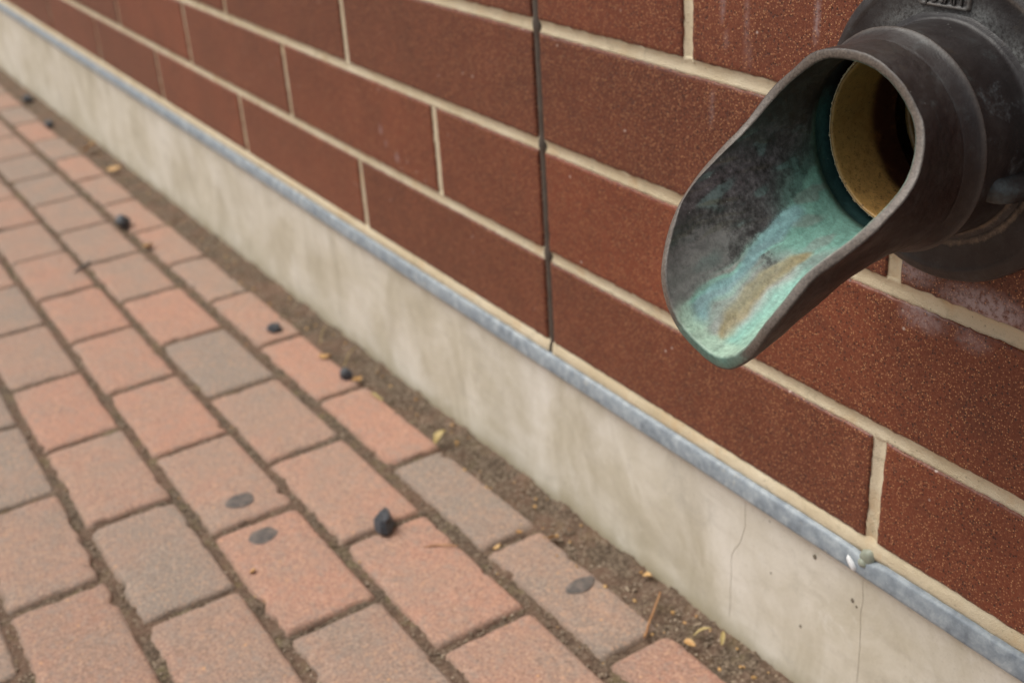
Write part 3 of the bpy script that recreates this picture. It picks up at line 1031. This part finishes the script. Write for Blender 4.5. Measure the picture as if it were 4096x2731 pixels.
fo = bpy.data.objects.new('lettering_source', fc)
COL.objects.link(fo)
dg = bpy.context.evaluated_depsgraph_get(); dg.update()
lm_ = bpy.data.meshes.new_from_object(fo.evaluated_get(dg))
COL.objects.unlink(fo); bpy.data.objects.remove(fo)
lt = bpy.data.objects.new('lettering', lm_)
COL.objects.link(lt)
lm_.materials.clear(); lm_.materials.append(M_BRONZE)
lt.parent = npz
lt.rotation_euler = (math.radians(90), 0, 0)
lt.location = (pc_x, -0.0139, pc_z - 0.0016)
lt.scale = (0.82, 1, 1)
vcol(lt, 'patina', np.tile(np.array((0.10, 0.10, 0.10)), (len(lm_.vertices), 1)))
vcol(lt, 'mask', np.tile(np.array((0.2, 0.12, 0.1)), (len(lm_.vertices), 1)))

# ------------------------------------------------------------ plastic pipe inside the spout
pp = empty('drain_pipe', (NXC, 0, NZC))
tag(pp, 'stained cream plastic pipe end set inside the dark bronze spout', 'pipe')


def cm_pvc(r, y, a, xz):
    a = (a + 180) % 360 - 180
    bot = max(0, -math.cos(math.radians(a)))
    base = np.array((0.64, 0.360, 0.120)) * (0.45 + 0.60 * float(sstep(-0.6, 0.8, np.array(-math.cos(math.radians(a + 25))))))  # lit bottom and shaded top painted into the pipe colour
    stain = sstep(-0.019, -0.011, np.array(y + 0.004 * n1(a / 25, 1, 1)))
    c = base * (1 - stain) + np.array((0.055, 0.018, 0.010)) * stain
    return c, (0, 0, 0)


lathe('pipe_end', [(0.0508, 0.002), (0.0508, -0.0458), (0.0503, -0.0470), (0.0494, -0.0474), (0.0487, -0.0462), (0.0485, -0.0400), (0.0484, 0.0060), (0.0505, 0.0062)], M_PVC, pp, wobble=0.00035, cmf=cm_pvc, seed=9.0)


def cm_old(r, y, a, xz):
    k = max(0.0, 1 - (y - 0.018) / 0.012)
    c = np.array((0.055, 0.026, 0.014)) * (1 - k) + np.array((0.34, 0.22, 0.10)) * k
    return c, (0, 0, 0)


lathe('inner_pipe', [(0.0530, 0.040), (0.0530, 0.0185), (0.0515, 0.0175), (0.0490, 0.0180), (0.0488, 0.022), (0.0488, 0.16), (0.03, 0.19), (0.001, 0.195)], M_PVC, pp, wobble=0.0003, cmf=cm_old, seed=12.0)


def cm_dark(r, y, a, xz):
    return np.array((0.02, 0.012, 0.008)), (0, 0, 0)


lathe('gap_shade', [(0.0560, -0.004), (0.0575, 0.0), (0.0575, 0.045), (0.0528, 0.046)], M_PVC, pp, cmf=cm_dark)  # near-black cylinder added in the empty gap, its shade painted on
# crust of old cement around the pipe mouth
V, F = [], []
for i in range(230):
    a = rnd.uniform(math.radians(-20), math.radians(-175)) if i < 200 else rnd.uniform(0, 2 * math.pi)
    r = rnd.uniform(0.0500, 0.0512); s = rnd.uniform(0.0003, 0.0008)
    c = Vector((r * math.sin(a), -0.0468 + rnd.uniform(-0.0005, 0.0008), r * math.cos(a)))
    o = len(V)
    for d in ((1, 0, 0), (-1, 0, 0), (0, 1, 0), (0, -1, 0), (0, 0, 1), (0, 0, -1)):
        V.append(c + Vector(d) * s * rnd.uniform(0.7, 1.3))
    F += [(o + a_, o + b_, o + c_) for a_, b_, c_ in ((0, 2, 4), (2, 1, 4), (1, 3, 4), (3, 0, 4), (2, 0, 5), (1, 2, 5), (3, 1, 5), (0, 3, 5))]
o = len(V)
for i in range(160):
    a = 2 * math.pi * i / 160
    for r_, y_ in ((0.0498, -0.0466), (0.0506, -0.0472), (0.0513, -0.0464)):
        q = 1 + 0.004 * n1(a * 9, r_ * 100, 0)
        V.append((r_ * q * math.sin(a), y_, r_ * q * math.cos(a)))
F += [(o + i * 3 + j, o + ((i + 1) % 160) * 3 + j, o + ((i + 1) % 160) * 3 + j + 1, o + i * 3 + j + 1) for i in range(160) for j in range(2)]
mesh('cement_crust', V, F, M_MORTAR, pp)

# ------------------------------------------------------------ paving
PX, PY, PA, PU, PW_ = 0.22551, -0.11284, 0.00303, 0.2007, 0.10182
ca_, sa_ = math.cos(PA), math.sin(PA)


def pxy(u, v):      # paving coordinates -> world xy
    a, b = u * PU, -v * PW_
    return PX + ca_ * a - sa_ * b, PY + sa_ * a + ca_ * b


TINT = {}
TINT.update({(0, 0): (0.85, 0.2), (0, -1): (0.25, 0.45), (0, -2): (0.12, 0.5), (0, -3): (1.0, 0.7), (0, -4): (0.95, 0.7), (0, -5): (0.75, 0.7), (0, -6): (0.3, 0.6), (0, -7): (0.65, 0.6), (0, -8): (0.65, 0.6), (0, -9): (0.55, 0.5), (0, -10): (0.75, 0.5), (0, -11): (0.2, 0.4), (0, -12): (0.9, 0.4), (0, -13): (0.2, 0.4), (0, -14): (0.6, 0.3), (1, 0): (0.7, 0.2), (1, -1): (0.75, 0.5), (1, -2): (0.85, 0.7), (1, -3): (0.7, 0.7), (1, -4): (0.5, 0.6), (1, -5): (0.05, 0.5), (1, -6): (0.9, 0.6), (1, -7): (0.5, 0.5), (1, -8): (0.4, 0.5), (1, -9): (0.35, 0.4), (1, -10): (0.15, 0.4), (1, -11): (0.1, 0.35), (1, -12): (0.5, 0.4), (1, -13): (0.5, 0.4), (2, -1): (0.35, 0.4), (2, -2): (0.9, 0.65), (2, -3): (0.5, 0.65), (2, -4): (0.85, 0.65), (2, -5): (0.75, 0.6), (2, -6): (0.9, 0.5), (2, -7): (0.7, 0.5), (2, -8): (0.4, 0.4), (2, -9): (0.75, 0.4), (3, -2): (0.55, 0.35), (3, -3): (0.15, 0.45), (3, -4): (0.6, 0.55), (3, -5): (0.9, 0.55), (3, -6): (0.5, 0.45), (3, -7): (0.25, 0.4), (4, -2): (0.6, 0.1), (4, -3): (0.4, 0.35), (4, -4): (0.05, 0.4)})
PV, PF, PT = [], [], []


def paver(u0, u1, v0, v1, seed, tint, near):
    cx, cy = pxy((u0 + u1) / 2, (v0 + v1) / 2)
    hx, hy = (u1 - u0) * PU / 2, (v1 - v0) * PW_ / 2
    hz = 0.0010 * n1(seed, 1, 1) * 2
    tx, ty = 0.012 * n1(seed, 2, 1), 0.015 * n1(seed, 3, 1)
    ofx, ofy, rot = 0.0025 * n1(seed, 4, 4), 0.0018 * n1(seed, 5, 4), 0.014 * n1(seed, 6, 4)
    step = 0.006 if near else 0.02
    cr = 0.0035
    peri = []
    nxs, nys = max(2, int(2 * hx / step)), max(2, int(2 * hy / step))
    for i in range(nxs): peri.append((-1 + 2 * i / nxs, -1))
    for i in range(nys): peri.append((1, -1 + 2 * i / nys))
    for i in range(nxs): peri.append((1 - 2 * i / nxs, 1))
    for i in range(nys): peri.append((-1, 1 - 2 * i / nys))
    rings = [(0.0, -0.022), (0.0, -0.0072), (0.0012, -0.0044), (0.0030, -0.0018), (0.0050, -0.0005), (0.0072, 0.0), (0.018, 0.0002)]
    o = len(PV); n = len(peri)
    for k, (ins, dz) in enumerate(rings):
        for (px, py) in peri:
            X, Y = px * (hx - ins), py * (hy - ins)
            # round the corners
            r = cr + 0.5 * ins
            qx, qy = max(0, abs(X) - (hx - ins - r)), max(0, abs(Y) - (hy - ins - r))
            if qx > 0 and qy > 0:
                d = math.hypot(qx, qy)
                if d > r:
                    X = math.copysign(hx - ins - r + qx * r / d, X); Y = math.copysign(hy - ins - r + qy * r / d, Y)
            e = 0.0
            if k < 6:
                e = 0.0011 * n1(X + seed, Y, 0, 70) + 0.0007 * n1(X + seed, Y, 0, 240) + max(0.0, n1(X + seed, Y, 4, 52) - 0.30) * 0.014
            ds = math.hypot(X, Y) + 1e-9
            X2, Y2 = X - X / hx * e if abs(px) == 1 else X, Y - Y / hy * e if abs(py) == 1 else Y
            Xr, Yr = X2 - rot * Y2 + ofx, Y2 + rot * X2 + ofy
            wx, wy = cx + ca_ * Xr - sa_ * Yr, cy + sa_ * Xr + ca_ * Yr
            PV.append((wx, wy, gz(wx, wy) + dz + hz + tx * Xr + ty * Yr + 0.0004 * n1(wx, wy, 0, 60)))
            PT.append((0.5 + 0.8 * (tint[0] - 0.5), tint[1], (1.0, 1.0, 0.8, 0.4, 0.12, 0.0, 0.0)[k]))
    for k in range(len(rings) - 1):
        for i in range(n):
            PF.append((o + k * n + i, o + k * n + (i + 1) % n, o + (k + 1) * n + (i + 1) % n, o + (k + 1) * n + i))
    b = o + (len(rings) - 1) * n
    PV.append((PV[b][0] * 0 + cx + ofx, cy + ofy, gz(cx, cy) + hz + 0.0003)); PT.append((0.5 + 0.8 * (tint[0] - 0.5), tint[1], 0))
    c0 = len(PV) - 1
    for i in range(n):
        PF.append((b + i, b + (i + 1) % n, c0))


for row in range(0, 18):                 # row 0 = cut pavers beside the soil
    v0, v1 = (row - 1 + 0.034, row - 0.034)
    if row == 0:
        v0, v1 = -0.735, -0.075
    off = 0.0 if row % 2 == 0 else 0.5
    for k in range(-26, 8):
        u0, u1 = k + off + 0.014, k + off + 0.986
        cx, cy = pxy((u0 + u1) / 2, (v0 + v1) / 2)
        near = -1.6 < cx < 0.7 and cy > -0.75
        sd_ = row * 31.7 + k * 7.3
        t_ = TINT.get((row, k), (0.5 + 0.75 * n1(sd_, 3.3, 1.1), 0.5 + 0.6 * n1(sd_, 9.3, 4.1)))
        if row == 0:
            v0 = -0.735 + 0.05 * n1(sd_, 1, 9)
        paver(u0, u1, v0, v1, sd_, t_, near)
pv = mesh('pavement', PV, PF, M_PAVER)
vcol(pv, 'tint', np.array(PT))
tag(pv, 'footpath of pink and grey rectangular clay-toned pavers laid in running bond', None, None, 'structure')

# joint filling / soil bed, real relief
V, F, A = [], [], []


def soil_patch(xa, xb, ya, yb, st):
    o = len(V)
    nx, ny = int((xb - xa) / st), int((yb - ya) / st)
    for i in range(nx + 1):
        x = xa + (xb - xa) * i / nx
        for j in range(ny + 1):
            y = ya + (yb - ya) * j / ny
            wallish = sstep(-0.052, -0.036, np.array(y))
            rough = n1(x, y, 0, 28) * 0.0030 + n1(x, y, 0, 60) * 0.0018 + n1(x, y, 0, 170) * 0.0024 + n1(x, y, 0, 18) * 0.0018
            z = gz(x, y) - 0.0044 + float(wallish) * 0.0018 + rough * (1 + 0.5 * float(wallish))
            if y > -0.012:
                z += (0.012 + y) * 0.25
            V.append((x, min(y, 0.006), z)); A.append((1.0 - 0.55 * float(wallish), 0, 0))
    for i in range(nx):
        for j in range(ny):
            a = o + i * (ny + 1) + j
            F.append((a, a + ny + 1, a + ny + 2, a + 1))


soil_patch(-1.5, 0.7, -0.62, 0.004, 0.004)
soil_patch(-5.3, -1.5, -0.62, 0.004, 0.010)
soil_patch(0.7, 1.9, -0.62, 0.004, 0.010)
soil_patch(-5.3, 1.9, -1.95, -0.62, 0.03)
sl = mesh('soil', V, F, M_SOIL)
vcol(sl, 'damp', np.array(A))
tag(sl, 'brown sandy soil with moss along the wall foot and between the pavers', None, None, 'structure')

# the wider ground out to the horizon
G = 200.0
V = [(x, y, gz(x, y) - 0.045) for x in (-G, G) for y in (-G, G)]
gd = mesh('ground', V, [(0, 2, 3, 1)], M_SOIL, smooth=False)
vcol(gd, 'damp', np.full((4, 3), 0.5))
tag(gd, None, None, None, 'structure')

# loose grit: uncountable
V, F = [], []


def pebble(x, y, z, s):
    o = len(V)
    q = Euler((rnd.uniform(0, 6), rnd.uniform(0, 6), rnd.uniform(0, 6))).to_matrix()
    for d in ((1, 0, 0), (-1, 0, 0), (0, 1, 0), (0, -1, 0), (0, 0, 1), (0, 0, -1)):
        p = q @ (Vector(d) * s * rnd.uniform(0.6, 1.2))
        V.append((x + p.x, y + p.y, z + p.z * 0.8))
    F.extend([(o + a_, o + b_, o + c_) for a_, b_, c_ in ((0, 2, 4), (2, 1, 4), (1, 3, 4), (3, 0, 4), (2, 0, 5), (1, 2, 5), (3, 1, 5), (0, 3, 5))])


for i in range(13000):
    x = 0.62 - 2.4 * rnd.random() ** 1.5
    if i % 5 < 3:
        y = -0.002 - 0.038 * rnd.random()
    else:
        row = rnd.randrange(1, 6)
        if rnd.random() < 0.7:
            x_, y = pxy((x - PX) / PU, row - 1 + rnd.uniform(-0.06, 0.06))
        else:
            k = round((x - PX) / PU)
            u = k + (0.5 if row % 2 else 0.0) + rnd.uniform(-0.03, 0.03)
            x, y = pxy(u, row - 1 + rnd.random())
    pebble(x, y, gz(x, y) - 0.0035 + 0.0012 * rnd.random(), 0.0005 + 0.0019 * rnd.random() ** 2.5)
gr_ = mesh('grit', V, F, M_GRIT, smooth=False)
tag(gr_, 'loose sand grains and grit in the soil strip and paver joints', None, None, 'stuff')

V, F = [], []
for i in range(170):
    x = 0.55 - 2.6 * rnd.random() ** 1.3
    if i % 3:
        y = -0.004 - 0.050 * rnd.random() ** 1.3
    else:
        y = pxy(0, rnd.randrange(1, 5) - 1 + rnd.uniform(-0.05, 0.05))[1]
    pebble(x, y, gz(x, y) + 0.0002, rnd.uniform(0.0010, 0.0030) if i % 3 else rnd.uniform(0.0008, 0.0018))
cr2 = mesh('leaf_crumbs', V, F, M_LEAF, smooth=False)
tag(cr2, 'scattered orange and cream crumbs of dry leaf and husk near the wall foot', None, None, 'stuff')

# ------------------------------------------------------------ small things on the paving


def rock(name, x, y, sx, sy, sz, rz, seed, label, lift=0.0, group=None, peak=None):
    V, F = [], []
    NU, NVv = 9, 5
    for j in range(NVv + 1):
        th = math.pi * j / NVv
        for i in range(NU):
            a = 2 * math.pi * i / NU
            d = Vector((math.sin(th) * math.cos(a), math.sin(th) * math.sin(a), math.cos(th)))
            k = 1 + 0.40 * n1(d.x, d.y, d.z, 1.5, seed) + 0.26 * n1(d.x, d.y, d.z, 3.2, seed)
            p = Vector((d.x * sx, d.y * sy, d.z * sz)) * k
            if peak:            # pull into a leaning wedge
                p.x += max(0, d.x) ** 2 * peak; p.y *= (1 - 0.55 * max(0, d.x))
            V.append(p)
    for j in range(NVv):
        for i in range(NU):
            F.append((j * NU + i, (j + 1) * NU + i, (j + 1) * NU + (i + 1) % NU, j * NU + (i + 1) % NU))
    o = mesh(name, V, F, M_STONE, smooth=False, loc=(x, y, gz(x, y) + sz * 0.75 + lift))
    o.rotation_euler = (0, 0, rz)
    tag(o, label, 'stone', group)
    return o


GS = 'small black stones on the pavers'
rock('black_stone', -0.070, -0.166, 0.0165, 0.0105, 0.0100, math.radians(152), 4.2, 'largest black stone, pointed wedge lying across a paver joint near the foreground', 0.001, GS, peak=0.010)
rock('black_stone', -1.228, -0.110, 0.0155, 0.0135, 0.012, 0.3, 9.4, 'round black stone on a paver joint left of the soil strip, mid distance', 0, GS)
rock('black_stone', -0.610, -0.069, 0.0095, 0.0110, 0.0065, 0.9, 1.4, 'flat black stone on a pink paver near the soil edge, beside grass blades', 0, GS)
rock('black_stone', -0.407, -0.053, 0.0100, 0.0075, 0.0085, 0.5, 6.7, 'black stone at a pink paver corner, touching soil beside an orange leaf shred', 0, GS)
rock('black_stone', -2.414, -0.028, 0.020, 0.013, 0.010, 0.2, 3.1, 'farthest dark stone, in the soil at the upper left against the plinth', 0, GS)
rock('black_stone', -2.089, -0.047, 0.012, 0.009, 0.009, 0.8, 2.6, 'small dark stone on a distant pink paver at upper left', 0, GS)


def spot(x, y, ax, ay, rz, seed, label):
    V, F = [(0, 0, 0.0007)], []
    NA, NR = 30, 4
    for r in range(1, NR + 1):
        for a in range(NA):
            an = 2 * math.pi * a / NA
            k = r / NR * (1 + 0.22 * n1(math.cos(an), math.sin(an), seed) + 0.05 * n1(3 * math.cos(an), 3 * math.sin(an), seed))
            V.append((ax * k * math.cos(an), ay * k * math.sin(an), 0.0007 * math.sqrt(max(0, 1 - (r / NR) ** 2)) - (0.0004 if r == NR else 0)))
    for a in range(NA):
        F.append((0, 1 + a, 1 + (a + 1) % NA))
        for r in range(NR - 1):
            p = 1 + r * NA
            F.append((p + a, p + NA + a, p + NA + (a + 1) % NA, p + (a + 1) % NA))
    o = mesh('gum_spot', V, F, M_GUM, loc=(x, y, gz(x, y) + 0.0012))
    o.rotation_euler = (0.0166, -0.0217, rz)
    tag(o, label, 'gum spot', 'trodden gum spots on the pavers')


spot(-0.221, -0.265, 0.0135, 0.0165, 0.1, 1.5, 'dark trodden gum spot on a grey-pink paver, farther of the two left spots')
spot(-0.141, -0.271, 0.0135, 0.0160, 0.1, 4.5, 'dark trodden gum spot on an all-pink paver, below the other left spot')
spot(0.1285, -0.0615, 0.0095, 0.0150, 0.1, 8.5, 'thin dark gum smear on the grey-brown paver nearest the soil, at lower right')


def leaf(x, y, ln, wd, rz, tilt, seed, label, mat=None, lift=0.0015, group='dry leaf scraps on the paving'):
    V, F = [], []
    n = 8
    for i in range(n + 1):
        t = i / n
        w = wd * math.sin(math.pi * (0.08 + 0.90 * t)) ** 0.8 * (1 + 0.35 * n1(t * 5, seed, 0))
        for s in (-1, 0, 1):
            V.append((ln * (t - 0.5), s * w * 0.5, 0.22 * wd * (abs(s)) + ln * 0.18 * math.sin(math.pi * t + seed) + 0.0003))
    for i in range(n):
        for j in range(2):
            a = i * 3 + j
            F.append((a, a + 3, a + 4, a + 1))
    k = len(V)
    V += [(v[0], v[1], v[2] - 0.0003) for v in V]
    F += [tuple(reversed([q + k for q in f])) for f in F]
    o = mesh('dry_leaf', V, F, mat or M_LEAF, loc=(x, y, gz(x, y) + lift + abs(math.sin(tilt)) * ln * 0.5))
    o.rotation_euler = (0.3 * math.sin(seed), tilt, rz)
    tag(o, label, 'dry leaf', group)


leaf(-1.763, -0.028, 0.034, 0.024, 0.5, -0.9, 1.1, 'orange dry leaf standing at the plinth foot, the larger of the two far leaves')
leaf(-1.577, -0.030, 0.030, 0.016, 0.9, -0.5, 2.2, 'narrow pale orange leaf by the soil strip, second of the far leaves')
leaf(-1.082, -0.109, 0.024, 0.015, 0.3, -0.3, 3.3, 'orange leaf scrap in the paver joint below the round black stone')
leaf(-0.180, -0.038, 0.020, 0.014, 1.3, -1.0, 0.4, 'curled yellow-brown leaf standing at the inner corner of the grey paver', M_STRAW)
leaf(0.054, -0.043, 0.014, 0.009, 0.1, -0.2, 5.2, 'cream seed husk on the corner of the grey-brown paver with the gum smear')
leaf(0.159, -0.008, 0.009, 0.007, 0.6, -0.2, 6.2, 'tiny orange leaf crumb pressed against the plinth, upper end of the twig')
leaf(0.256, -0.037, 0.011, 0.006, 0.2, -0.3, 7.2, 'orange leaf scrap on the corner of the last pink paver at bottom edge')
leaf(-0.390, -0.045, 0.016, 0.008, 1.9, -0.2, 8.2, 'orange leaf shred just in front of the black stone beside the soil')
leaf(-0.480, -0.050, 0.018, 0.010, 0.7, -0.25, 9.2, 'ragged orange-tan leaf on the soil edge of a pink paver, left of the grass blades')
leaf(0.022, -0.062, 0.007, 0.006, 0.4, 0, 9.9, 'small round orange seed on the grey paver corner')
leaf(0.030, -0.093, 0.008, 0.006, 1.4, 0, 10.4, 'small orange seed in the mossy joint between two grey pavers')
leaf(-0.086, -0.302, 0.006, 0.006, 1.4, 0, 11.4, 'tiny cream fleck on the pink paver below the gum spot')
leaf(0.252, -0.020, 0.017, 0.004, 0.9, -0.3, 12.1, 'pale curled straw loop on the soil near the bottom edge', M_STRAW)
leaf(0.268, -0.012, 0.014, 0.004, 2.3, -0.5, 13.1, 'pale broken straw leaning on the plinth foot near the bottom edge', M_STRAW)
leaf(-0.330, -0.046, 0.020, 0.004, 0.2, -0.1, 14.1, 'thin yellow straw on the upper edge of a pink paver below the black stone', M_STRAW)


def twig(p0, p1, r, mat, label, name='twig', bend=0.0, cat='twig', group=None):
    n, m = 14, 8
    A, B = Vector(p0), Vector(p1)
    d = (B - A).normalized(); up = Vector((0, 0, 1)); sd = d.cross(up).normalized(); u2 = sd.cross(d)
    V, F = [], []
    for i in range(n + 1):
        t = i / n
        c = (B - A) * t + up * bend * math.sin(math.pi * t) + sd * 0.0006 * n1(t * 4, p0[0], 0)
        rr = r * (1 - 0.35 * t) * (1 + 0.2 * n1(t * 9, 1, p0[1]))
        for k in range(m):
            a = 2 * math.pi * k / m
            V.append(c + (sd * math.cos(a) + u2 * math.sin(a)) * rr)
    F = [(i * m + k, i * m + (k + 1) % m, (i + 1) * m + (k + 1) % m, (i + 1) * m + k) for i in range(n) for k in range(m)]
    F += [tuple(range(m)), tuple(range(n * m, n * m + m))]
    o = mesh(name, V, F, mat, loc=A)
    tag(o, label, cat, group)


def g3(x, y, h): return (x, y, gz(x, y) + h)


twig(g3(0.223, -0.061, 0.001), g3(0.1885, -0.016, 0.007), 0.0011, M_TWIG, 'straight orange-brown twig bridging from paver joint onto the soil at lower right')
twig(g3(-1.083, -0.208, 0.002), g3(-1.050, -0.240, 0.004), 0.0022, M_STONE, 'short grey twig across the paver joint at far left')
twig(g3(-0.437, -0.042, 0.002), g3(-0.452, -0.014, 0.016), 0.0006, M_STRAW, 'yellow grass blade rising over the soil behind the corner stone', 'grass_blade', 0.006, 'grass blade', 'dry grass blades at the wall foot')
twig(g3(-0.520, -0.040, 0.002), g3(-0.545, -0.018, 0.015), 0.0006, M_STRAW, 'pale grass blade on the soil, farther of the two blades', 'grass_blade', 0.005, 'grass blade', 'dry grass blades at the wall foot')
twig(g3(-0.020, -0.150, -0.001), g3(0.004, -0.122, 0.002), 0.0010, M_TWIG, 'short orange stem in the mossy joint right of the pointed black stone', bend=0.002)
